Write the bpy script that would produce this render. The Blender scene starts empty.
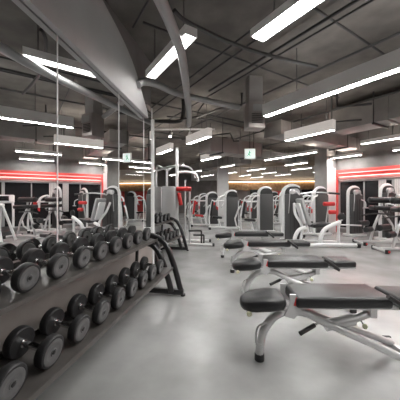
import bpy, bmesh, math, random
from mathutils import Vector, Matrix, Euler
random.seed(7)
SC = bpy.context.scene
COL = SC.collection
PI = math.pi
CO, SI = 0.981, 0.192          # the view runs 11 degrees off the mirror wall
MIR = -1.75                    # plane of the mirror wall
CEIL = 3.85

def rc(r, c):                  # right / ahead of the standpoint -> room x, y
    return (r*CO - c*SI, r*SI + c*CO)
def AB(x, s):                  # across / along the lamp rows -> room x, y
    return (.7225*x - .690*s, .690*x + .7225*s)
ROW = math.atan2(.7225, -.690) # heading of the lamp rows
YAW = math.atan2(SI, CO)

# ------------------------------------------------------------------ materials
def mat(name, col, rough=.5, metal=0., noise=0., nscale=8., bump=0., bscale=60., emit=None, estr=0., spec=.5, col2=None, coat=0.):
    m = bpy.data.materials.new(name); m.use_nodes = True
    nt = m.node_tree; b = nt.nodes['Principled BSDF']
    b.inputs['Base Color'].default_value = (*col, 1)
    b.inputs['Roughness'].default_value = rough
    b.inputs['Metallic'].default_value = metal
    b.inputs['Specular IOR Level'].default_value = spec
    b.inputs['Coat Weight'].default_value = coat
    tc = nt.nodes.new('ShaderNodeTexCoord')
    if noise or col2:
        n = nt.nodes.new('ShaderNodeTexNoise'); n.inputs['Scale'].default_value = nscale
        n.inputs['Detail'].default_value = 6
        nt.links.new(tc.outputs['Object'], n.inputs['Vector'])
        rp = nt.nodes.new('ShaderNodeValToRGB')
        c2 = col2 or tuple(max(0, v*(1-noise)) for v in col)
        rp.color_ramp.elements[0].position = .35; rp.color_ramp.elements[1].position = .65
        rp.color_ramp.elements[0].color = (*c2, 1); rp.color_ramp.elements[1].color = (*col, 1)
        nt.links.new(n.outputs['Fac'], rp.inputs['Fac']); nt.links.new(rp.outputs['Color'], b.inputs['Base Color'])
    if bump:
        n2 = nt.nodes.new('ShaderNodeTexNoise'); n2.inputs['Scale'].default_value = bscale
        nt.links.new(tc.outputs['Object'], n2.inputs['Vector'])
        bp = nt.nodes.new('ShaderNodeBump'); bp.inputs['Strength'].default_value = bump; bp.inputs['Distance'].default_value = .01
        nt.links.new(n2.outputs['Fac'], bp.inputs['Height']); nt.links.new(bp.outputs['Normal'], b.inputs['Normal'])
    if emit:
        b.inputs['Emission Color'].default_value = (*emit, 1); b.inputs['Emission Strength'].default_value = estr
    return m

M = {}
M['floor'] = mat('polished_concrete', (.41, .41, .405), .27, nscale=1.1, bump=.10, bscale=4, col2=(.26, .26, .255))
M['ceil'] = mat('ceiling_concrete', (.205, .19, .175), .85, noise=.35, nscale=2.5, bump=.3, bscale=25)
M['concrete'] = mat('wall_concrete', (.27, .262, .255), .8, noise=.2, nscale=3, bump=.2)
M['colgrey'] = mat('column_concrete', (.36, .345, .33), .75, noise=.15, nscale=4, bump=.15)
M['white_wall'] = mat('white_plaster', (.82, .81, .80), .6, noise=.05, nscale=4)
M['bulk'] = mat('bulkhead_plaster', (.58, .58, .58), .55, noise=.06, nscale=3)
M['farwall'] = mat('far_wall_paint', (.30, .27, .26), .7, noise=.3, nscale=2)
M['wain'] = mat('brown_grey_panel', (.34, .30, .275), .4, noise=.2, nscale=3)
M['mirror'] = mat('mirror_glass', (.86, .87, .87), .0, 1.0)
M['chrome'] = mat('chrome', (.78, .78, .78), .14, 1.0)
M['alu'] = mat('edge_aluminium', (.86, .86, .85), .4)
M['rubber'] = mat('black_rubber', (.021, .021, .022), .48, noise=.3, nscale=30, bump=.15, bscale=250)
M['face'] = mat('grey_end_plate', (.125, .125, .125), .40, noise=.15, nscale=40)
M['rackblack'] = mat('rack_black_paint', (.016, .016, .017), .28, coat=.3)
M['tray'] = mat('tray_dark_steel', (.10, .092, .086), .30, .2, noise=.2, nscale=10)
M['vinyl'] = mat('black_vinyl', (.018, .018, .019), .33, bump=.1, bscale=300)
M['silver'] = mat('silver_paint', (.74, .74, .74), .25, .35)
M['white'] = mat('white_frame_paint', (.83, .83, .83), .32)
M['shroud'] = mat('grey_shroud', (.075, .075, .075), .45, bump=.05)
M['greypad'] = mat('grey_pad', (.42, .42, .42), .45)
M['blackplastic'] = mat('black_plastic', (.02, .02, .02), .4)
M['red'] = mat('red_vinyl', (.62, .035, .035), .4)
M['redpaint'] = mat('red_paint', (.75, .10, .09), .45)
M['pale'] = mat('pale_plastic', (.72, .70, .50), .4)
M['housing'] = mat('lamp_housing', (.80, .78, .76), .5, emit=(1, .96, .92), estr=.015)  # faint glow in the paint stands in for light on the sides
M['housing_glow'] = mat('lamp_housing_glow', (.80, .77, .74), .5, emit=(1, .92, .85), estr=.19)  # stronger warm glow makes the housing sides look lit; not a translucent body
M['upfill_warm'] = mat('ceiling_fill_glow_warm', (.9, .9, .9), .5, emit=(1, .89, .79), estr=12)  # added warm upward glow that lightens the rear ceiling
M['duct'] = mat('duct_galvanised', (.40, .385, .37), .5, .2, noise=.2, nscale=3)
M['ductlight'] = mat('duct_light', (.42, .38, .36), .5, .2, noise=.1, nscale=3)
M['pipe'] = mat('pipe_grey', (.42, .42, .42), .4, .3)
M['darkpipe'] = mat('pipe_dark', (.07, .07, .07), .5)
M['glass'] = mat('dark_glass', (.02, .02, .022), .05)
M['blind'] = mat('blind_fabric', (.70, .66, .65), .7)
M['wood'] = mat('warm_wood', (.55, .36, .19), .5, col2=(.36, .20, .10), nscale=6)
M['screen'] = mat('black_screen', (.01, .01, .012), .15)
M['green'] = mat('sign_green', (.05, .42, .22), .5, emit=(.05, .45, .25), estr=.15)
M['sign'] = mat('sign_lit', (.8, .9, .86), .5, emit=(.85, 1, .93), estr=.38)
M['lamp'] = mat('lamp_diffuser', (.9, .9, .9), .5, emit=(1, .985, .965), estr=38)
M['softlamp'] = mat('lamp_diffuser_dim', (.9, .9, .9), .5, emit=(1, .985, .965), estr=11)
M['upfill'] = mat('ceiling_fill_glow', (.9, .9, .9), .5, emit=(1, .98, .95), estr=4)  # added upward glow that lightens the ceiling
M['warmlamp'] = mat('warm_lamp', (.9, .8, .6), .5, emit=(1, .74, .48), estr=3.0)
M['redfill'] = mat('added_red_floor_glow', (.9, .3, .3), .5, emit=(1, .16, .14), estr=9)  # added red glow, only there to tint the floor
M['redled'] = mat('red_led', (.9, .3, .3), .5, emit=(1, .25, .23), estr=1.6)

# ------------------------------------------------------------------ mesh building
class MB:
    def __init__(s): s.bm = bmesh.new()
    def _xf(s, vs, mx):
        if mx is not None: bmesh.ops.transform(s.bm, matrix=mx, verts=vs)
    def box(s, c, size, rot=(0, 0, 0), bevel=0., seg=2):
        b = bmesh.new(); bmesh.ops.create_cube(b, size=1)
        for v in b.verts: v.co = Vector((v.co.x*size[0], v.co.y*size[1], v.co.z*size[2]))
        if bevel: bmesh.ops.bevel(b, geom=b.edges[:], offset=bevel, segments=seg, affect='EDGES', profile=.5)
        mx = Matrix.Translation(c) @ Euler(rot).to_matrix().to_4x4()
        bmesh.ops.transform(b, matrix=mx, verts=b.verts)
        s._join(b); return s
    def _join(s, b):
        me = bpy.data.meshes.new('tmp'); b.to_mesh(me); b.free()
        s.bm.from_mesh(me); bpy.data.meshes.remove(me)
    def tube(s, pts, r, n=10, smooth=0, rs=None, flat=1.):
        P = [Vector(p) for p in pts]
        if smooth: P, rs = catmull(P, smooth, rs)
        k = len(P); T = []
        for i in range(k):
            d = (P[min(i+1, k-1)] - P[max(i-1, 0)]); T.append(d.normalized())
        up = Vector((0, 0, 1)) if abs(T[0].z) < .9 else Vector((0, 1, 0))
        nrm = (up - T[0]*up.dot(T[0])).normalized(); rings = []
        for i in range(k):
            nrm = (nrm - T[i]*nrm.dot(T[i])).normalized(); bi = T[i].cross(nrm)
            rr = rs[i] if rs else r
            rings.append([s.bm.verts.new(P[i] + nrm*(math.cos(2*PI*j/n)*rr) + bi*(math.sin(2*PI*j/n)*rr*flat)) for j in range(n)])
        for a, b in zip(rings, rings[1:]):
            for j in range(n): s.bm.faces.new((a[j], a[(j+1) % n], b[(j+1) % n], b[j]))
        s.bm.faces.new(rings[0][::-1]); s.bm.faces.new(rings[-1]); return s
    def lathe(s, prof, n=28, mx=None):      # profile of (radius, x): turned about local X
        rings = []; new = []
        for r, x in prof:
            ring = [s.bm.verts.new((x, r*math.cos(2*PI*j/n), r*math.sin(2*PI*j/n))) for j in range(n)]
            rings.append(ring); new += ring
        for a, b in zip(rings, rings[1:]):
            for j in range(n): s.bm.faces.new((a[j], a[(j+1) % n], b[(j+1) % n], b[j]))
        s.bm.faces.new(rings[0][::-1]); s.bm.faces.new(rings[-1])
        s._xf(new, mx); return s
    def prism(s, outline, depth, mx=None, bevel=0.):   # outline in local XZ, extruded along Y about the middle
        b = bmesh.new()
        a = [b.verts.new((x, -depth/2, z)) for x, z in outline]; c = [b.verts.new((x, depth/2, z)) for x, z in outline]
        n = len(a); b.faces.new(a); b.faces.new(c[::-1])
        for i in range(n): b.faces.new((a[(i+1) % n], a[i], c[i], c[(i+1) % n]))
        bmesh.ops.recalc_face_normals(b, faces=b.faces[:])
        if bevel: bmesh.ops.bevel(b, geom=[e for e in b.edges if abs((e.verts[0].co-e.verts[1].co).y) < 1e-6], offset=bevel, segments=2, affect='EDGES', profile=.5)
        if mx is not None: bmesh.ops.transform(b, matrix=mx, verts=b.verts)
        s._join(b); return s
    def build(s, name, m, parent=None, angle=40):
        bmesh.ops.recalc_face_normals(s.bm, faces=s.bm.faces[:])
        me = bpy.data.meshes.new(name); s.bm.to_mesh(me); s.bm.free()
        for p in me.polygons: p.use_smooth = True
        try: me.set_sharp_from_angle(angle=math.radians(angle))
        except Exception: pass
        me.materials.append(M[m] if isinstance(m, str) else m)
        o = bpy.data.objects.new(name, me); COL.objects.link(o)
        if parent: o.parent = parent
        return o

def catmull(P, k, rs=None):
    out = []; ro = [] if rs else None
    for i in range(len(P)-1):
        p0 = P[max(i-1, 0)]; p1 = P[i]; p2 = P[i+1]; p3 = P[min(i+2, len(P)-1)]
        for j in range(k):
            t = j/k
            out.append(.5*((2*p1) + (p2-p0)*t + (2*p0-5*p1+4*p2-p3)*t*t + (3*p1-p0-3*p2+p3)*t*t*t))
            if rs: ro.append(rs[i]*(1-t) + rs[i+1]*t)
    out.append(P[-1])
    if rs: ro.append(rs[-1])
    return out, ro

def empty(name, loc, rz=0.):
    o = bpy.data.objects.new(name, None); COL.objects.link(o)
    o.location = loc; o.rotation_euler = (0, 0, rz); o.empty_display_size = .1
    return o
def tag(o, label=None, cat=None, group=None, kind=None):
    if label: o['label'] = label
    if cat: o['category'] = cat
    if group: o['group'] = group
    if kind: o['kind'] = kind
    return o
def struct(o): o['kind'] = 'structure'; return o
def copy_tree(o, parent=None):
    c = o.copy(); COL.objects.link(c)
    if parent: c.parent = parent
    for ch in list(o.children): copy_tree(ch, c)
    return c
ORD = 'first second third fourth fifth sixth seventh eighth ninth tenth eleventh twelfth thirteenth fourteenth fifteenth sixteenth seventeenth eighteenth nineteenth twentieth twenty-first twenty-second twenty-third twenty-fourth twenty-fifth twenty-sixth'.split()

# ------------------------------------------------------------------ the setting
struct(MB().box((5, 8.5, -.05), (26, 27, .1)).build('floor', 'floor'))
struct(MB().box((5, 8.5, CEIL+.1), (26, 27, .2)).build('ceiling', 'ceil'))
struct(MB().box((-1.89, .7, CEIL/2), (.24, 7.4, CEIL)).build('wall_left', 'concrete'))
struct(MB().box((-4.5, 4.3, CEIL/2), (5.0, .18, CEIL)).build('wall_recess', 'concrete'))
struct(MB().box((-6.9, 13, CEIL/2), (.2, 17.4, CEIL)).build('wall_far_left', 'concrete'))
struct(MB().box((5, 21.4, CEIL/2), (24, .2, CEIL)).build('wall_far', 'farwall'))
struct(MB().box((2.6, 21.22, 3.32), (15, .12, 1.06)).build('trim_7', 'white_wall'))
struct(MB().box((7, -3.6, CEIL/2), (20, .2, CEIL)).build('wall_behind', 'concrete'))

# bulkhead over the mirror with an arched top edge
ol = [(-3.0, 3.32), (4.06, 2.73), (4.0, 2.86), (3.86, 2.99), (3.72, 3.14), (3.60, 3.27), (3.45, 3.39), (3.25, 3.50), (3.0, 3.60), (2.67, 3.70), (2.2, 3.78), (1.6, 3.84), (-3.0, 3.84)]
mxb = Matrix.Translation((-1.712, 0, 0)) @ Matrix.Rotation(PI/2, 4, 'Z')
struct(MB().prism(ol, .06, mxb).build('trim_1', 'bulk'))
struct(MB().box((-1.757, .7, .305), (.02, 7.38, .61)).build('baseboard_left', 'wain'))
# bright profile that closes the mirror wall
struct(MB().box((-1.775, 4.425, 1.41), (.10, .05, 2.82), bevel=.006).build('trim_2', 'alu'))

# column with a white clad side and red edge
C1 = (2.94, 10.7)
AX = Vector((-.690, .7225)); BX = Vector((.7225, .690))
def abrot(): return math.atan2(BX.y, BX.x)
cw, cd = .52, .66
cc = Vector(C1) + AX*(cw/2) + BX*(cd/2)
struct(MB().box((cc.x, cc.y, CEIL/2), (cd, cw, CEIL), (0, 0, abrot())).build('column', 'colgrey'))
wp = Vector(C1) + BX*(cd/2-.03) - AX*.013
struct(MB().box((wp.x, wp.y, 1.27), (cd-.05, .02, 2.54), (0, 0, abrot())).build('trim_3', 'white_wall'))
c2 = rc(1.30, 14.6)
struct(MB().box((c2[0], c2[1], CEIL/2), (.62, .62, CEIL), (0, 0, YAW)).build('column_far', 'white_wall'))

# glazed wall under a red band (right / seen in the mirror)
P0 = Vector(C1) + BX*cd
WD = -AX                                  # heading of the wall, away from the column
WR = math.atan2(WD.y, WD.x)
WN = Vector((-BX.x, -BX.y))               # towards the room
LW = 17.0
def on_wall(d, off=0.): v = P0 + WD*d + WN*off; return (v.x, v.y)
def wbox(mb, d0, d1, z0, z1, off, th):
    c = on_wall((d0+d1)/2, off); mb.box((c[0], c[1], (z0+z1)/2), (d1-d0, th, z1-z0), (0, 0, WR)); return mb
struct(wbox(MB(), -.05, LW, 2.46, CEIL, -.12, .2).build('wall_right', 'concrete'))
struct(wbox(MB(), -.05, LW, 0, .14, -.12, .2).build('baseboard_right', 'concrete'))
struct(wbox(MB(), .0, LW, 2.20, 2.46, -.04, .22).build('trim_4', 'redpaint'))
struct(wbox(MB(), .0, .07, 0, 2.20, -.02, .14).build('trim_5', 'redpaint'))
struct(wbox(MB(), .07, LW, 2.05, 2.20, -.06, .14).build('trim_6', 'colgrey'))
nw = 9; step = (LW-.07)/nw
for i in range(nw):
    d0, d1 = .07+i*step, .07+(i+1)*step
    fr = MB()
    wbox(fr, d0, d0+.05, .14, 2.05, -.08, .08); wbox(fr, d1-.05, d1, .14, 2.05, -.08, .08)
    wbox(fr, d0+.05, d1-.05, .14, .20, -.08, .08); wbox(fr, d0+.05, d1-.05, 1.99, 2.05, -.08, .08)
    wbox(fr, (d0+d1)/2-.02, (d0+d1)/2+.02, .20, 1.99, -.08, .06)
    f = struct(fr.build('window_%d' % (i+1), 'pipe'))
    g = MB(); wbox(g, d0+.05, d1-.05, .20, 1.99, -.10, .012); g.build('pane', 'glass', f)
for i, (d0, d1) in enumerate(((1.50, 1.74), (1.98, 2.26), (7.0, 7.3))):
    bm_ = MB(); n = 5
    for k in range(n):
        a0 = d0 + (d1-d0)*k/n; wbox(bm_, a0+.005, a0+(d1-d0)/n-.004, .75, 2.02, -.03, .012)
    o = bm_.build('window_blind', 'blind'); wbox_ = None
    tag(o, ['narrow pale vertical blind in the window right of the stack machine', 'wider pale vertical blind at the right edge of the windows', 'pale vertical blind in a window seen only in the mirror'][i], 'blind')
led = MB(); wbox(led, .15, LW-.2, 2.315, 2.345, .085, .025)
dl = MB(); wbox(dl, .15, LW-.2, 2.185, 2.199, .035, .035)  # added strip that throws pink onto the floor by the glazed wall
tag(dl.build('led_strip', 'redfill'), 'added red glow strip under the red band, tinting the floor', 'light')
tag(led.build('led_strip', 'redled'), 'long glowing red light strip along the red band above the windows', 'light')

# far wall dressing: timber fascia with warm light, screens
t = empty('timber_fascia', (4.2, 21.2, 2.0)); tag(t, 'warm lit timber fascia panel running along the far wall', 'panel')
MB().box((0, 0, .25), (9.5, .12, .66), bevel=.01).build('panel', 'wood', t)
MB().box((0, -.12, .62), (9.5, .10, .05)).build('cove_light', 'warmlamp', t)
t = empty('timber_fascia', (-1.1, 20.9, 2.05)); tag(t, 'short warm lit timber panel left of the white far column', 'panel')
MB().box((0, 0, .22), (1.9, .12, .62), bevel=.01).build('panel', 'wood', t)
MB().box((0, -.12, .57), (1.9, .10, .05)).build('cove_light', 'warmlamp', t)
def screen(loc, lab):
    t = empty('wall_mounted_television', loc); tag(t, lab, 'television')
    MB().box((0, 0, .42), (1.35, .06, .84), bevel=.01).build('casing', 'blackplastic', t)
    MB().box((0, -.032, .42), (1.27, .006, .76)).build('screen', 'screen', t)
    MB().box((0, .12, .42), (.3, .18, .2)).build('bracket', 'darkpipe', t)
screen((.7, 21.05, 1.15), 'black wall television under the left end of the timber fascia')
screen((4.6, 21.05, 1.15), 'black wall television under the middle of the timber fascia')
for i, (x, w) in enumerate(((2.4, 1.4), (6.2, 1.6), (8.2, 1.2))):
    o = MB().box((x, 21.25, .95), (w, .08, 1.9), bevel=.01).build('wall_panel', 'redpaint')
    tag(o, ['red wall panel between the two black far televisions', 'wide red wall panel right of the two far televisions', 'narrow red wall panel farthest right on the far wall'][i], 'panel')

# ------------------------------------------------------------------ mirror panels
seams = [-.17, .95, 2.07, 3.20, 4.03, 4.395]
ml = ['mirror panel beside the near end of the dumbbell rack, mostly out of view', 'large wall mirror panel at the left edge of the photo behind the dumbbells',
      'large wall mirror panel, second from the left, cut by the bulkhead', 'wall mirror panel reflecting the column, right of the second seam', 'narrow wall mirror strip next to the bright end profile']
for i in range(1, 5 + 0):
    a, b = seams[i], seams[i+1]
    t = empty('wall_mirror', (MIR, (a+b)/2, 0)); tag(t, ml[i], 'mirror', 'mirror panels on the left wall')
    MB().box((-.008, 0, 1.82), (.012, b-a-.012, 2.40)).build('glass', 'mirror', t)
    MB().box((-.004, (b-a)/2-.004, 1.82), (.012, .012, 2.40)).build('edge_strip', 'alu', t)

# ------------------------------------------------------------------ dumbbells and racks
SL = .13
TILT = math.atan(SL)
def make_dumbbell(R):
    t = empty('dumbbell', (0, 0, 0)); hw = .108
    h = MB(); h.lathe([(.014, -.104), (.014, -.09), (.0185, -.05), (.0195, 0), (.0185, .05), (.014, .09), (.014, .104)], 14)
    for sx in (-1, 1): h.lathe([(.024, sx*.072), (.024, sx*.084)], 14)
    h.build('handle', 'chrome', t)
    for sx in (1, -1):
        w = MB(); prof = [(R*.55, -.027), (R*.93, -.026), (R*.985, -.020), (R, -.010), (R, .010), (R*.985, .020), (R*.93, .026), (R*.82, .027), (R*.80, .024), (R*.3, .024)]
        mx = Matrix.Translation((sx*hw, 0, 0)) @ (Matrix.Identity(4) if sx > 0 else Matrix.Rotation(PI, 4, 'Z'))
        w.lathe(prof, 32, mx); wo = w.build('weight_head', 'rubber', t)
        e = MB(); e.lathe([(R*.79, .0235), (R*.79, .0275), (R*.74, .0285), (R*.52, .0285), (R*.50, .0275), (R*.24, .0275), (R*.22, .0315), (R*.16, .0315), (R*.15, .027)], 32, mx)
        e.build('end_plate', 'face', wo)
        k = MB(); k.lathe([(R*.145, .0275), (R*.145, .0335), (R*.10, .035)], 6, mx)
        k.build('hub_bolt', 'blackplastic', wo)
    return t
big = make_dumbbell(.091)
used = [False]
def place_dumbbell(u, z, t, lab, grp):
    o = big if not used[0] else copy_tree(big)
    used[0] = True
    # u, z is the centre of the front head; the axis climbs towards the wall
    cx = u -   .108*math.cos(TILT); cz = z +   .108*math.sin(TILT)
    o.location = (cx, t, cz); o.rotation_euler = (random.uniform(-.6, .6), TILT, random.uniform(-.02, .02))
    o.rotation_mode = 'XYZ'
    tag(o, lab, 'dumbbell', grp)

def make_rack(name, t0, t1, du, lab):
    R = empty(name, (0, 0, 0)); tag(R, lab, 'rack', 'two tier dumbbell racks')
    def tray(u_l, z_l, u_r, nm):
        n = math.hypot(u_r-u_l, (u_l-u_r)*SL)
        # profile in (u,z): lip, floor, rear lip
        z_r = z_l + (u_l-u_r)*SL
        th = .012
        ol = [(u_l+du, z_l-.006), (u_l+du+.012, z_l-.006), (u_l+du+.012, z_l+.028), (u_l+du, z_l+.028), (u_l+du, z_l+th),
              (u_r+du, z_r+th), (u_r+du, z_r+.05), (u_r+du-.012, z_r+.05), (u_r+du-.012, z_r-.012), (u_l+du-.02, z_l-.006)]
        mx = Matrix.Translation((0, (t0+t1)/2, 0))
        o = MB().prism(ol, t1-t0-.08, mx).build(nm, 'tray', R)
        s = MB()
        for f in (.30, .78):
            uu = u_l + (u_r-u_l)*f; zz = z_l + (u_l-uu)*SL
            s.box((uu+du, (t0+t1)/2, zz-.02), (.05, t1-t0-.1, .035), (0, TILT, 0))
        s.build('support_rail', 'rackblack', o)
    tray(-1.30, .780, -1.66, 'upper_tray')
    tray(-1.075, .386, -1.44, 'lower_tray')
    for tt, sgn in ((t0, -1), (t1, 1)):
        f = MB()
        outer = [(-1.62, .86), (-1.48, .85), (-1.36, .83), (-1.24, .775), (-1.155, .66), (-1.09, .50), (-1.03, .32), (-.985, .15), (-.96, .06)]
        inner = [(-1.60, .75), (-1.46, .735), (-1.36, .70), (-1.28, .61), (-1.215, .47), (-1.16, .31), (-1.115, .16), (-1.09, .06)]
        f.tube([(u+du, tt, z) for u, z in outer], .042, 10, 5, None, .9)
        f.tube([(u+du, tt-sgn*.04, z) for u, z in inner], .042, 10, 5)
        f.tube([(-1.62+du, tt, .91), (-1.63+du, tt, .5), (-1.66+du, tt, .05)], .024, 10, 3)
        f.box((-1.30+du, tt, .058), (.76, .08, .075), bevel=.012)
        f.box((-1.52+du, tt, .40), (.22, .03, .05), bevel=.005)
        fo = f.build('end_frame', 'rackblack', R)
        for uu in (-.93, -1.64):
            MB().lathe([(.030, 0), (.034, .004), (.034, .028), (.024, .032)], 14, Matrix.Translation((uu+du, tt, .0)) @ Matrix.Rotation(-PI/2, 4, 'Y')).build('foot', 'rubber', fo)
    b = MB(); b.box((-1.64+du, (t0+t1)/2, .30), (.04, t1-t0-.06, .06)).box((-1.64+du, (t0+t1)/2, .80), (.04, t1-t0-.06, .05))
    b.build('cross_beam', 'rackblack', R)
    return R
make_rack('dumbbell_rack', .62, 3.50, 0, 'long black two tier dumbbell rack standing against the mirror in front')
make_rack('dumbbell_rack', 4.62, 6.45, -.66, 'farther black dumbbell rack beyond the end of the mirror wall')
g1, g2, g3, g4 = 'dumbbells on the upper tray of the near rack', 'dumbbells on the lower tray of the near rack', 'dumbbells on the upper tray of the far rack', 'dumbbells on the lower tray of the far rack'
DR = .091
lift = .012 + .003
def head_z(z_l, u_l, u): return z_l + (u_l-u)*SL + (DR + .004)/math.cos(TILT) + .012
for i in range(9):
    place_dumbbell(-1.375, head_z(.780, -1.30, -1.375), 1.09+.27*i, '%s round black rubber dumbbell from the camera on the near rack upper tray' % ORD[i], g1)
for i in range(9):
    place_dumbbell(-1.145, head_z(.386, -1.075, -1.145), 1.03+.262*i, '%s round black rubber dumbbell from the camera on the near rack lower tray' % ORD[i], g2)
for i in range(6):
    place_dumbbell(-1.375-.66, head_z(.780, -1.30, -1.375), 4.85+.27*i, '%s dumbbell from the camera on the farther rack upper tray' % ORD[i], g3)
for i in range(6):
    place_dumbbell(-1.145-.66, head_z(.386, -1.075, -1.145), 4.85+.27*i, '%s dumbbell from the camera on the farther rack lower tray' % ORD[i], g4)

# ------------------------------------------------------------------ benches  (local x runs from the front foot towards the head end)
def make_bench():
    B = empty('weight_bench', (0, 0, 0))
    # seat: soft tapered pad with a rounded nose
    ol = []
    for k in range(13):
        a = PI/2 + PI*k/12; ol.append((0 + .15*math.cos(a), .145*math.sin(a)))
    ol += [(.10, -.165), (.19, -.15), (.215, -.12), (.215, .12), (.19, .15), (.10, .165)]
    s = MB(); rings = []
    for sc, z in ((.80, -.055), (.95, -.042), (1.0, -.008), (.97, .026), (.86, .046), (.5, .056)):
        rings.append([s.bm.verts.new(((x-.04)*sc+.04, y*sc, .525+z+.10*(x-.08))) for x, y in ol])
    n = len(ol)
    for a, c in zip(rings, rings[1:]):
        for j in range(n): s.bm.faces.new((a[j], a[(j+1) % n], c[(j+1) % n], c[j]))
    s.bm.faces.new(rings[0][::-1]); s.bm.faces.new(rings[-1])
    s.build('seat', 'vinyl', B, 60)
    MB().box((.665, .02, .555), (.77, .36, .095), (0, -.0, 0), bevel=.030, seg=4).build('back_pad', 'vinyl', B, 60)
    MB().box((1.25, .02, .55), (.30, .33, .08), (0, -.0, 0), bevel=.026, seg=4).build('head_pad', 'vinyl', B, 60)
    # frame: arched front leg, central spine splitting into two rear tubes
    f = MB()
    f.tube([(0.02, 0, .03), (.025, 0, .12), (.06, 0, .26), (.14, 0, .37), (.25, 0, .425), (.37, 0, .435)], .035, 12, 6)
    for sy in (-1, 1):
        f.tube([(.26, sy*.012, .43), (.40, sy*.03, .42), (.55, sy*.055, .355), (.9, sy*.11, .215), (1.26, sy*.17, .065)], .031, 12, 6)
    fo = f.build('frame', 'silver', B)
    MB().box((1.28, 0, .048), (.06, .52, .05), bevel=.01).build('rear_stabiliser', 'silver', fo)
    MB().lathe([(.030, 0), (.041, .006), (.041, .055), (.034, .062)], 18, Matrix.Translation((.02, 0, 0)) @ Matrix.Rotation(-PI/2, 4, 'Y')).build('front_foot', 'rubber', fo)
    for sy in (-1, 1):
        MB().box((1.28, sy*.265, .042), (.075, .03, .075), bevel=.008).build('rear_foot', 'rubber', fo)
    # slotted grip on the front leg
    MB().tube([(.035, -.028, .15), (-.015, -.03, .17), (.0, -.03, .30), (.075, -.028, .33)], .009, 8, 5).build('grip', 'silver', fo)
    # hinge and seat arms
    h = MB(); h.box((.28, 0, .455), (.10, .14, .07), (0, .3, 0), bevel=.01)
    for sy in (-1, 1):
        h.prism([(.19, .46), (.27, .44), (.33, .50), (.285, .635), (.235, .635), (.235, .56)], .014, Matrix.Translation((0, sy*.13, -.02)))
        h.tube([(-.06, sy*.06, .475), (.10, sy*.06, .468), (.28, sy*.07, .47)], .014, 8)
    h.build('hinge', 'silver', B)
    MB().box((.285, -.139, .56), (.022, .006, .07), (0, .3, 0)).build('hinge_marker', 'red', B)
    u = MB()
    for sy in (-1, 1): u.box((.86, sy*.07, .492), (1.12, .035, .028))
    u.build('pad_rail', 'silver', B)
    st = MB(); st.tube([(.56, -.03, .318), (.80, -.03, .372)], .047, 14); st.tube([(.80, -.03, .372), (.94, -.02, .42)], .030, 12); st.box((.94, -.02, .45), (.05, .12, .09))
    so = st.build('strut', 'silver', B)
    MB().lathe([(.012, 0), (.020, .006), (.022, .018), (.014, .028)], 14, Matrix.Translation((.85, -.09, .35)) @ Matrix.Rotation(-PI/2, 4, 'Z')).build('pin_knob', 'pale', so)
    MB().tube([(.85, -.02, .385), (.85, -.09, .35)], .007, 8).build('pin', 'chrome', so)
    MB().tube([(.33, -.10, .285), (.47, -.04, .325)], .018, 12).build('step_lever', 'blackplastic', B)
    MB().tube([(.47, -.04, .325), (.56, .0, .345)], .010, 8).build('lever_rod', 'chrome', B)
    MB().lathe([(.010, 0), (.020, .006), (.023, .020), (.015, .032)], 14, Matrix.Translation((-.085, -.09, .445)) @ Matrix.Rotation(-PI/2, 4, 'Z')).build('pin_knob', 'pale', B)
    hd = MB()
    hd.tube([(1.15, -.19, .50), (1.09, -.195, .55), (.97, -.195, .63)], .019, 10, 4)
    hd.tube([(1.15, .23, .50), (1.11, .235, .53), (1.05, .235, .57)], .017, 10, 4)
    hd.tube([(1.15, -.19, .492), (1.15, .23, .492)], .014, 8)
    hd.build('handle', 'blackplastic', B)
    return B
bench = make_bench()
bl = ['nearest adjustable bench with black pads and silver arched frame', 'adjustable bench with black pads, second in the row from the camera',
      'adjustable bench with black pads, third in the row from the camera', 'farthest adjustable bench in the row, black pads, by the machines']
for i, (r, c, dz) in enumerate(((.49, 2.19, -1.2), (.57, 3.36, -1), (.58, 4.72, -1), (.50, 5.9, 0))):
    o = bench if i == 0 else copy_tree(bench)
    x, y = rc(r, c); o.location = (x, y, 0); o.rotation_euler = (0, 0, YAW + math.radians(dz))
    tag(o, bl[i], 'bench', 'row of adjustable benches')

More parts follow.
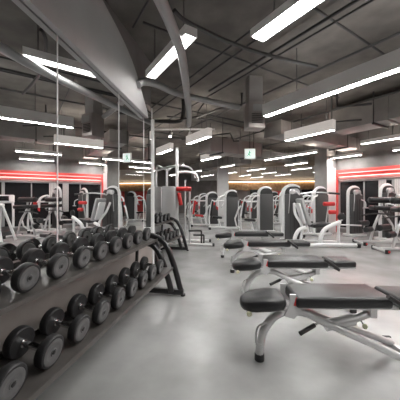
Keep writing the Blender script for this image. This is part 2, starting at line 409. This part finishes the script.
# ------------------------------------------------------------------ strength machines
def rounded_top(w, h, rad=None, z0=.0, n=8):
    rad = rad or w*.42
    o = [(-w/2, z0), (w/2, z0), (w/2, h-rad)]
    for k in range(1, n+1):
        a = PI/2*k/n; o.append((w/2-rad+rad*math.cos(a), h-rad+rad*math.sin(a)))
    for k in range(0, n+1):
        a = PI/2 + PI/2*k/n; o.append((-w/2+rad+rad*math.cos(a), h-rad+rad*math.sin(a)))
    return o
def tower(t, x, y, h=1.72, w=.56, d=.26, side=-1, trot=0.):
    s = MB(); s.prism(rounded_top(w-.06, h-.26, .05, .10), d-.05, Matrix.Translation((x, y, 0)), bevel=.012)
    so = s.build('weight_stack_shroud', 'shroud', t)
    g = MB()
    for k in (-1, 0, 1): g.box((x+k*(w-.1)*.24, y-(d-.05)/2-.004, .74), (.014, .008, 1.15))
    g.build('slot', 'blackplastic', so)
    tp = MB(); tp.prism([(px, pz) for px, pz in rounded_top(w-.08, h-.03, None, h-.27)], d-.12, Matrix.Translation((x, y, 0)), bevel=.01)
    tp.build('top_housing', 'blackplastic', t)
    f = MB(); rad = w*.42; cz = h-rad
    arc = [(x+side*w/2, .06), (x+side*w/2, .7), (x+side*w/2, cz)] + [(x+side*rad*math.cos(PI*k/12)+side*(w/2-rad)*math.cos(PI*k/12), cz+rad*math.sin(PI*k/12)) for k in range(1, 10)]
    rr = [.036]*3 + [.036-.0026*k for k in range(len(arc)-3)]
    f.tube([(a, y, b) for a, b in arc], .034, 10, 0, rr, 2.2)
    f.box((x, y, .05), (w+.1, d+.16, .08), bevel=.015)
    f.tube([(x-side*w/2, y, .06), (x-side*w/2, y, h-rad-.2)], .014, 8)
    f.build('tower_frame', 'white', t)
    MB().lathe([(.07, -.045), (.085, -.035), (.085, .035), (.07, .045)], 18, Matrix.Translation((x+side*.06, y-d/2+.03, h-.19)) @ Matrix.Rotation(PI/2, 4, 'Z')).build('pulley', 'silver', t)
    MB().prism([(px, pz) for px, pz in rounded_top(w*.42, h-.10, None, h-.25)], .03, Matrix.Translation((x-side*.05, y-d/2+.045, 0))).build('top_plate', 'greypad', t)
    cb = MB(); cb.tube([(x-side*.04, y-d/2-.01, h-.19), (x-side*.16, y-d/2-.01, h-.30)], .020, 8); cb.tube([(x+side*.14, y-d/2-.01, h-.22), (x+side*.18, y-d/2-.01, .9)], .012, 8)
    cb.build('cable_guide', 'silver', t)
    if trot:
        for o in t.children: o.rotation_euler = (0, 0, trot)

def press_machine(lab, r, c, rz=0., pad='vinyl', arm=True, name='chest_press_machine', h=1.72, red=True, side=1, grp=None, trot=0., compact=False):
    x, y = rc(r, c); t = empty(name, (x, y, 0), YAW + rz)
    tag(t, lab, 'exercise machine', grp)
    tower(t, 0, 0, h, side=side, trot=trot)
    if compact:
        k = MB(); k.tube([(.10, -.20, 1.30), (.10, -.34, 1.22), (.10, -.36, 1.02)], .02, 8, 4); k.tube([(-.02, -.36, 1.02), (.22, -.36, 1.02)], .018, 8)
        k.build('pull_handle', 'silver', t)
        return t
    b = MB(); b.tube([(.25, 0, .06), (1.0, 0, .06)], .045, 10); b.tube([(1.0, -.38, .05), (1.0, .38, .05)], .042, 10)
    b.tube([(.52, 0, .06), (.56, 0, .25), (.62, 0, .42)], .040, 10, 4)
    b.tube([(.98, 0, .06), (1.02, 0, .40), (.95, 0, .95), (.86, 0, 1.28)], .040, 10, 5)
    bo = b.build('base_frame', 'white', t)
    for sy in (-1, 1): MB().box((1.0, sy*.38, .05), (.10, .03, .10), bevel=.008).build('foot_cap', 'rubber', bo)
    MB().box((.66, 0, .50), (.42, .36, .09), (0, -.08, 0), bevel=.03, seg=3).build('seat', pad, t, 60)
    MB().box((.90, 0, .90), (.09, .34, .66), (0, -.14, 0), bevel=.03, seg=3).build('backrest', pad, t, 60)
    g = MB()
    g.tube([(.30, -.16, .06), (.30, -.16, 1.25)], .034, 10); g.tube([(.30, -.16, 1.22), (.86, -.16, 1.20)], .034, 10)
    g.tube([(.30, -.16, .52), (.62, -.16, .46)], .030, 10); g.tube([(1.22, -.14, .52), (1.05, -.16, .95), (.98, -.16, 1.05)], .034, 10)
    g.tube([(1.22, -.14, .52), (1.16, -.1, .25), (1.0, 0, .12)], .030, 10)
    g.build('side_frame', 'white', t)
    MB().lathe([(.05, -.09), (.06, -.08), (.06, .08), (.05, .09)], 14, Matrix.Translation((.80, -.22, 1.12)) @ Matrix.Rotation(PI/2, 4, 'Y')).build('shoulder_pad', 'red' if red else 'vinyl', t)
    lv = MB(); lv.tube([(-.16, -.20, .70), (-.02, -.22, 1.12), (.22, -.22, 1.16), (.44, -.20, .92)], .030, 10, 4); lv.lathe([(.06, -.02), (.08, 0), (.06, .02)], 16, Matrix.Translation((-.02, -.22, 1.14)) @ Matrix.Rotation(PI/2, 4, 'Z'))
    lv.build('cable_lever', 'silver', t)
    if arm:
        for sy in (-1, 1):
            a = MB(); a.tube([(.30, sy*.14, 1.42), (.40, sy*.30, 1.46), (.62, sy*.36, 1.32), (.66, sy*.36, .98)], .030, 10, 5)
            ao = a.build('press_arm', 'white', t)
            MB().tube([(.66, sy*.36, .99), (.66, sy*.36, .84)], .024, 10).build('grip', 'red' if red else 'blackplastic', ao)
            MB().tube([(.64, sy*.36, 1.02), (.64, sy*.18, 1.02)], .022, 10).build('grip', 'red' if red else 'blackplastic', ao)
    return t
def leg_machine(lab, r, c, rz=0., grp=None, pad='vinyl'):
    x, y = rc(r, c); t = empty('leg_extension_machine', (x, y, 0), YAW + rz); tag(t, lab, 'exercise machine', grp)
    tower(t, -.45, .48, 1.76, .60)
    MB().box((-.36, -.10, .98), (.10, .44, .78), (0, -.30, 0), bevel=.035, seg=4).build('backrest', 'greypad', t, 60)
    MB().box((-.44, -.10, .93), (.05, .30, .60), (0, -.30, 0), bevel=.01).build('backrest_shell', 'white', t)
    MB().box((.10, -.10, .60), (.52, .44, .10), (0, -.10, 0), bevel=.035, seg=4).build('seat', pad, t, 60)
    b = MB()
    b.tube([(-.40, -.42, .06), (.0, -.44, .085), (.5, -.44, .085), (1.0, -.40, .06)], .055, 10, 5)
    b.tube([(-.55, .25, .06), (.2, .25, .06), (.80, .10, .06)], .045, 10, 4)
    b.tube([(-.72, -.36, .06), (-.70, -.36, .28), (-.58, -.34, .48), (-.38, -.28, .54)], .052, 10, 5)
    b.tube([(-.02, -.40, .06), (.0, -.40, .30), (.12, -.38, .50), (.36, -.34, .62), (.58, -.30, .70)], .058, 10, 5)
    b.tube([(.55, -.28, .06), (.55, -.28, .72)], .040, 10)
    b.tube([(-.72, -.36, .06), (-.55, .25, .06)], .04, 10)
    b.tube([(-.45, -.1, .10), (-.40, -.1, .55), (-.52, .1, .9), (-.46, .35, 1.2)], .04, 10, 4)
    bo = b.build('base_frame', 'white', t)
    MB().box((1.03, -.40, .055), (.10, .13, .11), bevel=.02).build('foot_cap', 'rubber', bo)
    MB().box((-.72, -.38, .045), (.12, .12, .09), bevel=.02).build('foot_cap', 'rubber', bo)
    a = MB(); a.tube([(.58, -.28, .70), (.74, -.2, .82), (.78, -.1, .92)], .030, 10, 4); a.tube([(.55, -.30, .62), (1.18, -.30, .60)], .022, 10)
    ao = a.build('lever_arm', 'silver', t)
    MB().lathe([(.09, -.03), (.11, -.02), (.11, .02), (.09, .03)], 18, Matrix.Translation((.66, -.24, .84)) @ Matrix.Rotation(PI/2, 4, 'Z')).build('cam_disc', 'blackplastic', ao)
    MB().lathe([(.045, -.16), (.060, -.15), (.060, .15), (.045, .16)], 16, Matrix.Translation((.40, -.05, 1.20))).build('roller_pad', 'red', t)
    MB().lathe([(.045, -.10), (.060, -.09), (.060, .09), (.045, .10)], 16, Matrix.Translation((.50, -.05, .96))).build('shin_pad', 'red', t)
    p = MB(); p.tube([(.36, .05, .62), (.40, .02, 1.0), (.40, -.05, 1.20)], .022, 8, 4); p.tube([(-.30, .30, 1.50), (.1, .1, 1.54), (.55, -.1, 1.50)], .022, 8, 4)
    p.build('support_arm', 'silver', t)
    MB().tube([(.40, -.03, 1.515), (.66, -.16, 1.49)], .030, 10).build('grip', 'blackplastic', t)
    return t

press_machine('grey stack machine with white frame, centre of the photo, left of its twin', 1.42, 11.3, PI, h=1.68)
press_machine('tall grey stack machine with white frame directly behind the far bench', 2.62, 10.1, PI, h=1.78)
leg_machine('large white leg machine with grey backrest and red roller pads', 3.34, 7.45)
press_machine('grey stack machine standing just left of the concrete column', 4.45, 9.4, PI+.25, name='chest_press_machine', h=1.75)
press_machine('grey stack machine with white frame just right of the red column edge', 5.55, 9.15, .25, h=1.76, side=-1, compact=True, name='cable_machine')
press_machine('white framed machine against the windows, behind the roller benches', 6.1, 8.3, -1.0, h=1.80, side=-1, trot=1.25)
press_machine('grey stack machine far back, between the leg machine and the red wall panel', 4.45, 13.2, PI, h=1.70)
press_machine('dark stack machine with red seat and backrest, leftmost of the stack machines', .62, 12.4, PI, h=1.62, pad='red')
press_machine('distant grey machine left of the white far column', .25, 16.2, PI, h=1.6)
press_machine('distant machine with black pads between the two centre stack machines', 3.15, 14.4, PI-.2, h=1.6)
press_machine('distant white machine under the right end of the timber fascia', 5.6, 15.0, PI+.1, h=1.7)
press_machine('distant machine with white frame left of the concrete column', 6.1, 13.2, PI-.1, h=1.7)
press_machine('small distant machine with red pads left of the far black television', 1.9, 16.0, PI, pad='red', name='rowing_machine')
press_machine('distant machine with red backrest in front of the red wall panel', 4.75, 16.3, PI*.9, pad='red', name='rowing_machine')
press_machine('distant grey machine farthest right in front of the timber fascia', 6.6, 17.0, PI, h=1.65)

# white multi station with cable posts next to the far rack
def cable_station():
    x, y = rc(-.66, 7.3); t = empty('cable_station', (x, y, 0), YAW); tag(t, 'tall white multi cable station beside the farther dumbbell rack', 'exercise machine')
    f = MB()
    f.box((0, 0, 1.42), (.085, .085, 2.78), bevel=.01)
    f.box((-.36, .55, 1.15), (.07, .07, 2.2), bevel=.01); f.box((-.75, .9, 1.15), (.07, .07, 2.2), bevel=.01)
    f.tube([(0, 0, 2.10), (.30, .05, 2.12), (.55, .1, 2.05), (.60, .1, 1.85)], .035, 10, 5)
    f.tube([(0, 0, 2.28), (-.30, .4, 2.30), (-.75, .9, 2.24)], .035, 10, 4)
    f.tube([(-.36, .55, 2.2), (-.1, .7, 2.38), (.35, .75, 2.32), (.5, .75, 2.0)], .032, 10, 5)
    f.tube([(-.75, .9, 2.2), (-.65, .6, 2.36), (-.36, .55, 2.22)], .03, 10, 5)
    f.build('frame', 'white', t)
    s = MB(); s.prism(rounded_top(.40, 1.72, .06, .08), .2, Matrix.Translation((-.27, .32, 0)), bevel=.01)
    s.build('stack_cover', 'white', t)
    s = MB(); s.prism(rounded_top(.40, 1.72, .06, .08), .2, Matrix.Translation((-.72, .55, 0)), bevel=.01)
    s.build('stack_cover', 'white', t)
    b = MB(); b.tube([(-.9, .05, .05), (1.02, -.08, .05)], .035, 10); b.tube([(.1, .6, .05), (.95, .6, .05)], .035, 10)
    bo = b.build('base_frame', 'silver', t)
    for px, py in ((1.04, -.08), (.97, .6)): MB().box((px, py, .05), (.06, .09, .09), bevel=.01).build('foot_cap', 'rubber', bo)
    MB().lathe([(.05, -.21), (.065, -.20), (.065, .20), (.05, .21)], 16, Matrix.Translation((.20, -.08, 1.63))).build('roller_pad', 'red', t)
    MB().box((.09, -.09, 1.34), (.10, .16, .36), (0, -.18, 0), bevel=.03).build('arm_pad', 'red', t)
    st = MB(); st.tube([(.36, .1, .06), (.36, .1, 1.55)], .032, 10); st.tube([(.22, .2, .06), (.22, .2, 1.9)], .028, 10); st.build('upright', 'silver', t)
    k = MB()
    for zz, w, px in ((.44, .36, .52), (.32, .30, .62)):
        k.tube([(px-w/2, -.04, zz), (px+w/2, -.04, zz)], .028, 10); k.tube([(px+w/2, -.04, zz), (px+w/2, -.04, .09)], .024, 10)
    k.build('step_frame', 'blackplastic', t)
cable_station()

# roller benches on the right
def roller_bench(lab, r, c, rz, grp='black padded roller benches at the right edge'):
    x, y = rc(r, c); t = empty('hyperextension_bench', (x, y, 0), YAW+rz); tag(t, lab, 'bench', grp)
    f = MB(); f.tube([(0, 0, .08), (1.25, 0, .08)], .040, 10); f.tube([(0, -.30, .06), (0, .30, .06)], .038, 10); f.tube([(1.25, -.30, .06), (1.25, .30, .06)], .038, 10)
    f.tube([(.30, 0, .10), (.42, 0, .55), (.60, 0, .98)], .038, 10, 4); f.tube([(1.05, 0, .1), (.9, 0, .6), (.62, 0, .96)], .034, 10, 4)
    fo = f.build('frame', 'silver', t)
    for px in (0, 1.25):
        for sy in (-1, 1): MB().box((px, sy*.31, .055), (.09, .05, .10), bevel=.01).build('foot_cap', 'rubber', fo)
    MB().box((.03, -.345, .06), (.035, .02, .05)).build('accent', 'red', fo)
    MB().box((.70, 0, 1.07), (.74, .36, .13), (0, .04, 0), bevel=.045, seg=3).build('hip_pad', 'vinyl', t, 60)
    MB().lathe([(.06, -.36), (.085, -.34), (.085, .34), (.06, .36)], 16, Matrix.Translation((.62, 0, 1.31)) @ Matrix.Rotation(0, 4, 'Z')).build('roller_pad', 'vinyl', t)
    for dx, zz in ((.10, .62), (.30, .44)):
        MB().lathe([(.055, -.24), (.08, -.22), (.08, .22), (.055, .24)], 16, Matrix.Translation((dx, 0, zz)) @ Matrix.Rotation(.6, 4, 'Z')).build('ankle_roller', 'vinyl', t)
    MB().tube([(-.05, -.2, .86), (.3, -.2, .92), (.75, -.2, .90)], .02, 8, 3).build('handle', 'blackplastic', t)
    MB().tube([(.62, 0, 1.0), (.62, 0, 1.30)], .03, 8).build('pad_post', 'silver', t)
    return t
roller_bench('black padded hyperextension bench nearest the camera at the right edge', 4.62, 6.55, -.12)
roller_bench('black padded hyperextension bench behind the nearest one at the right edge', 4.75, 7.6, -.1)

# things standing right of the frame that the mirror shows
def treadmill(lab, x, y, rz):
    t = empty('treadmill', (x, y, 0), rz); tag(t, lab, 'treadmill', 'treadmills along the windows')
    MB().box((0, 0, .14), (1.7, .72, .18), bevel=.03).build('deck', 'shroud', t)
    MB().box((-.1, 0, .236), (1.35, .48, .012)).build('belt', 'blackplastic', t)
    f = MB()
    for sy in (-1, 1): f.tube([(.55, sy*.36, .2), (.62, sy*.36, .8), (.80, sy*.34, 1.25)], .04, 10, 4)
    for sy in (-1, 1): f.tube([(.72, sy*.36, 1.05), (.35, sy*.36, 1.0), (.1, sy*.36, .92)], .03, 10, 4)
    f.build('upright', 'white', t)
    MB().box((.82, 0, 1.32), (.12, .80, .34), (0, .35, 0), bevel=.05, seg=4).build('console', 'white', t)
    MB().box((.755, 0, 1.345), (.01, .44, .20), (0, .35, 0)).build('screen', 'screen', t)
for i, s in enumerate((1.85, .85)):
    x, y = AB(9.32, s); treadmill(['treadmill with white console by the windows, seen in the mirror over the dumbbells', 'treadmill with white console, farther left in the mirror reflection', 'treadmill with white console just out of view right of the others'][i], x, y, math.atan2(BX.y, BX.x))
def utility_bench(lab, x, y, rz):
    t = empty('preacher_bench', (x, y, 0), rz); tag(t, lab, 'bench')
    f = MB()
    for sy in (-1, 1):
        f.tube([(-.15, sy*.34, .04), (0, sy*.16, 1.15)], .045, 10); f.tube([(.35, sy*.34, .04), (0.05, sy*.16, 1.15)], .04, 10)
    f.tube([(0, -.3, 1.15), (0, .3, 1.15)], .05, 10); f.tube([(0, 0, .1), (-.75, 0, .1)], .045, 10); f.tube([(-.75, -.25, .06), (-.75, .25, .06)], .04, 10)
    f.build('frame', 'white', t)
    MB().box((-.12, 0, .82), (.14, .62, .22), (0, .5, 0), bevel=.03).build('arm_pad', 'vinyl', t, 60)
    MB().box((-.60, 0, .48), (.34, .34, .09), bevel=.03).build('seat', 'vinyl', t, 60)
    MB().tube([(-.60, 0, .1), (-.60, 0, .45)], .04, 10).build('seat_post', 'blackplastic', t)
utility_bench('white framed preacher bench with black pads, reflected at the left edge of the mirror', 4.05, 6.42, PI-.3)

# ------------------------------------------------------------------ ceiling lights
def lamp(X, s0, s1, z, lab, w=.13, h=.22, grp=None, up=True, rec=.0, dm='lamp', hm='housing', um='upfill'):
    L = s1-s0; x, y = AB(X, (s0+s1)/2)
    t = empty('linear_light', (x, y, z), ROW); tag(t, lab, 'ceiling light', grp or 'suspended linear lights')
    b = MB(); b.box((0, w/2-.006, h/2), (L, .012, h)).box((0, -w/2+.006, h/2), (L, .012, h)).box((0, 0, h-.034), (L-.02, w-.024, .012))
    b.box((L/2-.006, 0, h/2), (.012, w-.024, h)).box((-L/2+.006, 0, h/2), (.012, w-.024, h))
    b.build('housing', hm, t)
    MB().box((0, 0, .012+rec), (L-.026, w-.026, .016)).build('diffuser', dm, t)
    if up: MB().box((0, 0, h-.022), (L-.06, w-.04, .010)).build('ceiling_fill', um, t)  # added glowing strip, sunk in the housing top, fills the ceiling with light
    for sx in (-1, 1): MB().tube([(sx*L*.36, 0, h-.02), (sx*L*.36, 0, CEIL-z)], .006, 6).build('hanger_rod', 'darkpipe', t)
    return t
ZL = 2.90
lamp(1.77, .25, 1.76, ZL, 'large bright linear light at the top right of centre', h=.07, w=.17, up=False)
lamp(3.60, -1.6, 3.37, ZL, 'longest linear light with a deep grey housing running in from the right', h=.22)
lamp(1.45, 2.45, 3.66, 3.20, 'bright linear light close under the ceiling behind the curved pipe', w=.16, h=.10, up=False, rec=.035, dm='softlamp')
lamp(5.62, 3.2, 4.52, ZL, 'linear light with beige housing, hung before the concrete column, short and deep', h=.24, hm='housing_glow', um='upfill_warm')
far = [(3.62, 5.2, 6.3), (3.6, 7.3, 8.4), (5.75, 7.6, 8.86), (5.75, 10.4, 11.6), (7.8, 2.3, 3.65), (7.9, 5.1, 7.4), (7.9, 9.3, 10.4), (9.75, 4.55, 5.7),
       (10.0, 6.9, 8.06), (10.2, 9.5, 10.9), (10.2, 11.7, 13.2), (12.0, 8.0, 9.3), (12.3, 10.6, 11.8), (14.2, 8.2, 9.4), (5.7, 13.4, 14.8), (7.9, 12.2, 13.6), (9.75, 2.4, 3.6), (12.3, 12.8, 14.0), (14.2, 11.0, 12.4), (14.2, 13.4, 14.8), (10.2, 14.2, 15.8), (7.9, 15.0, 16.4), (5.7, 15.8, 17.0), (3.6, 9.6, 10.8)]
def projx(X, S):
    x, y = AB(X, S); r = y*SI + x*CO; c = y*CO - x*SI; return 200 + 255*r/c
far.sort(key=lambda f: projx(f[0], (f[1]+f[2])/2))
for i, (X, a, b) in enumerate(far):
    lamp(X, a, b, ZL, 'smaller hung linear light in the rear half, %s of these from the left' % ORD[i], h=.22 if X < 5.9 and b < 9 else .10, w=.13 if b < 9 else .075, hm='housing_glow' if X < 5.9 and b < 9 else 'housing', um='upfill_warm')
for i, (X, a, b) in enumerate(((5.7, -1.5, .6), (7.8, -1.8, .2), (1.77, -3.2, -1.6), (9.6, -1.0, .6))):
    lamp(X, a, b, ZL, ['linear light right of the long one, seen in the mirror', 'linear light near the windows, right of the frame', 'linear light above and behind the camera', 'linear light beside the windows at far right'][i], h=.20)

# ------------------------------------------------------------------ pipes and ducts
def pipe(name, lab, pts, r, m, smooth=0, cat='pipe', straps=(), grp=None):
    o = MB().tube(pts, r, 12, smooth).build(name, m); tag(o, lab, cat, grp)
    return o
def R3(r, c, z): x, y = rc(r, c); return (x, y, z)
pipe('hanging_pipe', 'thick grey pipe curving down the ceiling left of centre', [(-.75, -3.0, 3.08), (-.75, 0, 3.08), (-.75, 1.7, 3.08), (-.755, 2.4, 3.08), (-.81, 3.03, 3.08), (-1.016, 4.08, 3.08), (-1.215, 5.06, 3.08), (-1.40, 5.8, 3.09), (-1.47, 6.02, 3.2), (-1.48, 6.05, 3.5), (-1.48, 6.05, 3.849)], .055, 'pipe', 6)
pipe('cross_pipe', 'pale grey pipe running from the bulkhead across the ceiling', [(-1.66, 3.60, 3.10), (-1.62, 3.75, 3.20), (-1.48, 3.95, 3.23), R3(-.31, 4.6, 3.24), R3(.80, 5.25, 3.24)], .055, 'pipe', 5)
pipe('sprinkler_pipe', 'dark sprinkler pipe from the curved pipe to the right', [R3(-.30, 2.95, 3.56), R3(-.12, 3.15, 3.54), R3(.61, 3.62, 3.52), R3(1.36, 3.95, 3.52), R3(1.9, 4.15, 3.52)], .026, 'darkpipe', 3)
runs = [(2.45, -2, 7, 3.66, .016), (2.62, -2, 7, 3.63, .016), (3.05, -2, 4.4, 3.62, .022), (3.25, -3, 9, 3.66, .016), (4.25, -3, 8, 3.68, .020), (6.4, 0, 9, 3.62, .024), (1.1, 1.5, 3.4, 3.70, .014), (8.45, 0, 11, 3.64, .024)]
runs.sort()
for i, (X, a, b, z, r) in enumerate(runs):
    pipe('conduit_pipe', 'thin dark pipe parallel to the lights, %s from the mirror wall' % ORD[i], [(*AB(X, a), z), (*AB(X, b), z)], r, 'darkpipe', grp='thin ceiling pipes')
cross = [(1.9, 1.2, 5.8, 3.74, .018), (3.3, 1.2, 6.0, 3.745, .016), (6.0, 1.6, 8.5, 3.74, .022), (8.6, 1.6, 9.5, 3.74, .022)]
for i, (S, a, b, z, r) in enumerate(cross):
    pipe('conduit_pipe', 'thin dark pipe running crosswise over the lights, %s from the camera' % ORD[i], [(*AB(a, S), z), (*AB(b, S), z)], r, 'darkpipe', grp='thin ceiling pipes')
pipe('drain_pipe', 'thick dark pipe crossing behind the bright post at the left', [R3(-2.0, 6.5, 3.12), R3(-1.85, 6.45, 3.30), R3(-1.0, 6.4, 3.30), R3(-.52, 6.4, 3.30), R3(-.42, 6.4, 3.5), R3(-.42, 6.4, 3.84)], .05, 'darkpipe', 4)
pipe('drain_pipe', 'dark pipe crossing the ceiling in front of the fan coil unit', [R3(-.1, 6.9, 3.55), R3(.5, 6.2, 3.55), R3(.98, 6.0, 3.56), R3(.98, 6.0, 3.84)], .03, 'darkpipe', 0)
pipe('drain_pipe', 'thin dark pipe bent down beside the lower duct', [R3(-.6, 8.4, 3.30), R3(.9, 7.6, 3.30), R3(1.0, 7.55, 3.05), R3(1.15, 7.5, 3.05)], .022, 'darkpipe', 0)
pipe('drain_pipe', 'dark angled pipe hung under the ceiling at the upper right', [R3(2.9, 5.4, 3.84), R3(2.9, 5.4, 3.30), R3(3.5, 5.2, 3.30)], .024, 'darkpipe', 0)
tr = empty('light_track', R3(-.85, 7.62, 3.42), YAW); tag(tr, 'white spotlight track hung above the white cable station', 'track light')
MB().box((0, 0, 0), (2.6, .05, .04)).build('rail', 'white', tr)
for k in range(5):
    h = MB(); h.tube([(-1.1+.55*k, 0, -.02), (-1.1+.55*k, 0, -.12)], .010, 8); h.tube([(-1.1+.55*k, .02, -.10), (-1.1+.55*k-.03, -.10, -.24)], .045, 12)
    sp = h.build('spot', 'white', tr)
    MB().tube([(-1.1+.55*k-.0302, -.1008, -.2412), (-1.1+.55*k-.0305, -.102, -.2430)], .036, 12).build('spot_lens', 'softlamp', sp)
for e in (-1, 1): MB().tube([(e*.9, 0, .02), (e*.9, 0, .429)], .008, 6).build('hanger_rod', 'darkpipe', tr)
hp = [([R3(-.9, 6.9, 3.58), R3(.3, 7.2, 3.58), R3(1.6, 8.2, 3.58)], .02, 'thin dark pipe slanting over the spotlight track'),
      ([R3(-1.6, 9.3, 3.55), R3(1.0, 9.3, 3.55)], .03, 'dark pipe crosswise behind the spotlight track'),
      ([R3(.15, 5.6, 3.56), R3(-.05, 6.0, 3.40), R3(-.05, 6.0, 3.30), R3(-.6, 6.15, 3.24)], .016, 'thin bent dark pipe above the centre of the photo'),
      ([R3(3.2, 6.2, 3.84), R3(3.2, 6.2, 3.22), R3(3.8, 6.0, 3.22)], .022, 'dark bent pipe hanging right of the short beige housed light'),
      ([R3(6.2, 8.2, 3.84), R3(6.2, 8.2, 3.26), R3(7.4, 7.4, 3.26)], .03, 'dark bent pipe hanging before the red band at right')]
for pts, r, lb in hp: pipe('hanging_pipe', lb, pts, r, 'darkpipe', grp='hanging pipes')
def ductbox(lab, X0, X1, s0, s1, z0, z1, m, along='s', name='air_duct'):
    x, y = AB((X0+X1)/2, (s0+s1)/2); t = empty(name, (x, y, z0), ROW); tag(t, lab, 'duct', 'rectangular air ducts')
    L, W, H = s1-s0, X1-X0, z1-z0
    MB().box((0, 0, H/2), (L, W, H), bevel=.008).build('body', m, t)
    n = max(2, int((L if along == 's' else W)/1.2))
    for k in range(n+1):
        fl = MB()
        if along == 's': fl.box((-L/2+.02+(L-.04)*k/n, 0, H/2), (.03, W+.03, H+.03))
        else: fl.box((0, -W/2+.02+(W-.04)*k/n, H/2), (L+.03, .03, H+.03))
        fl.build('flange', 'duct', t)
    for k in (.2, .8):
        h = MB()
        for e in (-1, 1):
            if along == 's': h.tube([(-L/2+L*k, e*(W/2+.03), -.03), (-L/2+L*k, e*(W/2+.03), CEIL-z0)], .012, 6)
            else: h.tube([(e*(L/2+.03), -W/2+W*k, -.03), (e*(L/2+.03), -W/2+W*k, CEIL-z0)], .012, 6)
        if along == 's': h.box((-L/2+L*k, 0, -.03), (.05, W+.1, .04))
        else: h.box((0, -W/2+W*k, -.03), (L+.1, .05, .04))
        h.build('hanger', 'darkpipe', t)
    return t
ductbox('long grey air duct behind the longest light at the upper right', 6.62, 7.3, -1.5, 3.9, 3.14, 3.70, 'duct')
ductbox('air duct running crosswise above the concrete column side', 5.7, 10.0, 4.75, 5.35, 3.16, 3.55, 'duct', 'x')
ductbox('lower brownish air duct carrying the exit sign', 4.4, 6.6, 6.3, 6.9, 2.80, 3.25, 'ductlight', 'x')
ductbox('far air duct crosswise over the centre machines', 7.0, 12.0, 8.3, 8.9, 3.20, 3.55, 'duct', 'x')
ductbox('deep rear air duct parallel to the lights in the centre background', 8.55, 9.25, 9.6, 14.5, 3.1, 3.55, 'duct')
# fan coil box
t = empty('fan_coil_unit', R3(1.12, 5.25, 2.78), YAW+.1); tag(t, 'pale boxy air unit hung at the end of the longest light', 'air unit')
MB().box((0, 0, .27), (.34, .34, .52), bevel=.01).build('casing', 'ductlight', t)
g = MB()
for k in range(6): g.box((0, -.175, .10+.035*k), (.22, .012, .012))
g.build('grille', 'darkpipe', t)
MB().box((0, .02, .80), (.28, .26, .54)).build('neck_duct', 'duct', t)
MB().box((.05, -.172, .40), (.26, .006, .14)).build('label_plate', 'pipe', t)
# exit sign
sx, sy = rc(1.32, 6.75)
t = empty('exit_sign', (sx, sy, 2.40), YAW); tag(t, 'square lit white exit sign with green mark below the duct', 'sign')
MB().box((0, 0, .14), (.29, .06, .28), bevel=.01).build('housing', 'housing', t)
so = MB().box((0, -.033, .14), (.25, .008, .24)).build('face', 'sign', t)
k = MB(); k.box((-.03, -.040, .15), (.022, .006, .07), (0, .3, 0)); k.lathe([(.016, -.003), (.016, .003)], 12, Matrix.Translation((-.02, -.040, .205)) @ Matrix.Rotation(PI/2, 4, 'Z'))
k.box((-.055, -.040, .10), (.016, .006, .06), (0, .7, 0)).box((-.01, -.040, .10), (.016, .006, .07), (0, -.4, 0)).box((.0, -.040, .165), (.05, .006, .014), (0, .3, 0))
k.build('running_figure', 'green', so)
MB().tube([(0, 0, .28), (0, 0, CEIL-2.40)], .01, 8).build('hanger_rod', 'darkpipe', t)

# ------------------------------------------------------------------ camera, world, view
cam = bpy.data.cameras.new('camera'); co = bpy.data.objects.new('camera', cam); COL.objects.link(co)
co.location = (0, 0, 1.40); co.rotation_euler = (PI/2, 0, YAW)
cam.sensor_width = 36; cam.lens = 36*255/400; cam.shift_y = -3/400; cam.clip_start = .05
SC.camera = co
w = bpy.data.worlds.new('world'); SC.world = w; w.use_nodes = True
w.node_tree.nodes['Background'].inputs['Color'].default_value = (.8, .82, .85, 1)
w.node_tree.nodes['Background'].inputs['Strength'].default_value = .3
SC.view_settings.view_transform = 'Standard'; SC.view_settings.look = 'None'
SC.view_settings.exposure = 0.9; SC.view_settings.gamma = 1.0; SC.view_settings.use_curve_mapping = False
SC.cycles.use_denoising = True
SC.cycles.max_bounces = 8; SC.cycles.diffuse_bounces = 5; SC.cycles.glossy_bounces = 5
SC.cycles.sample_clamp_indirect = 6
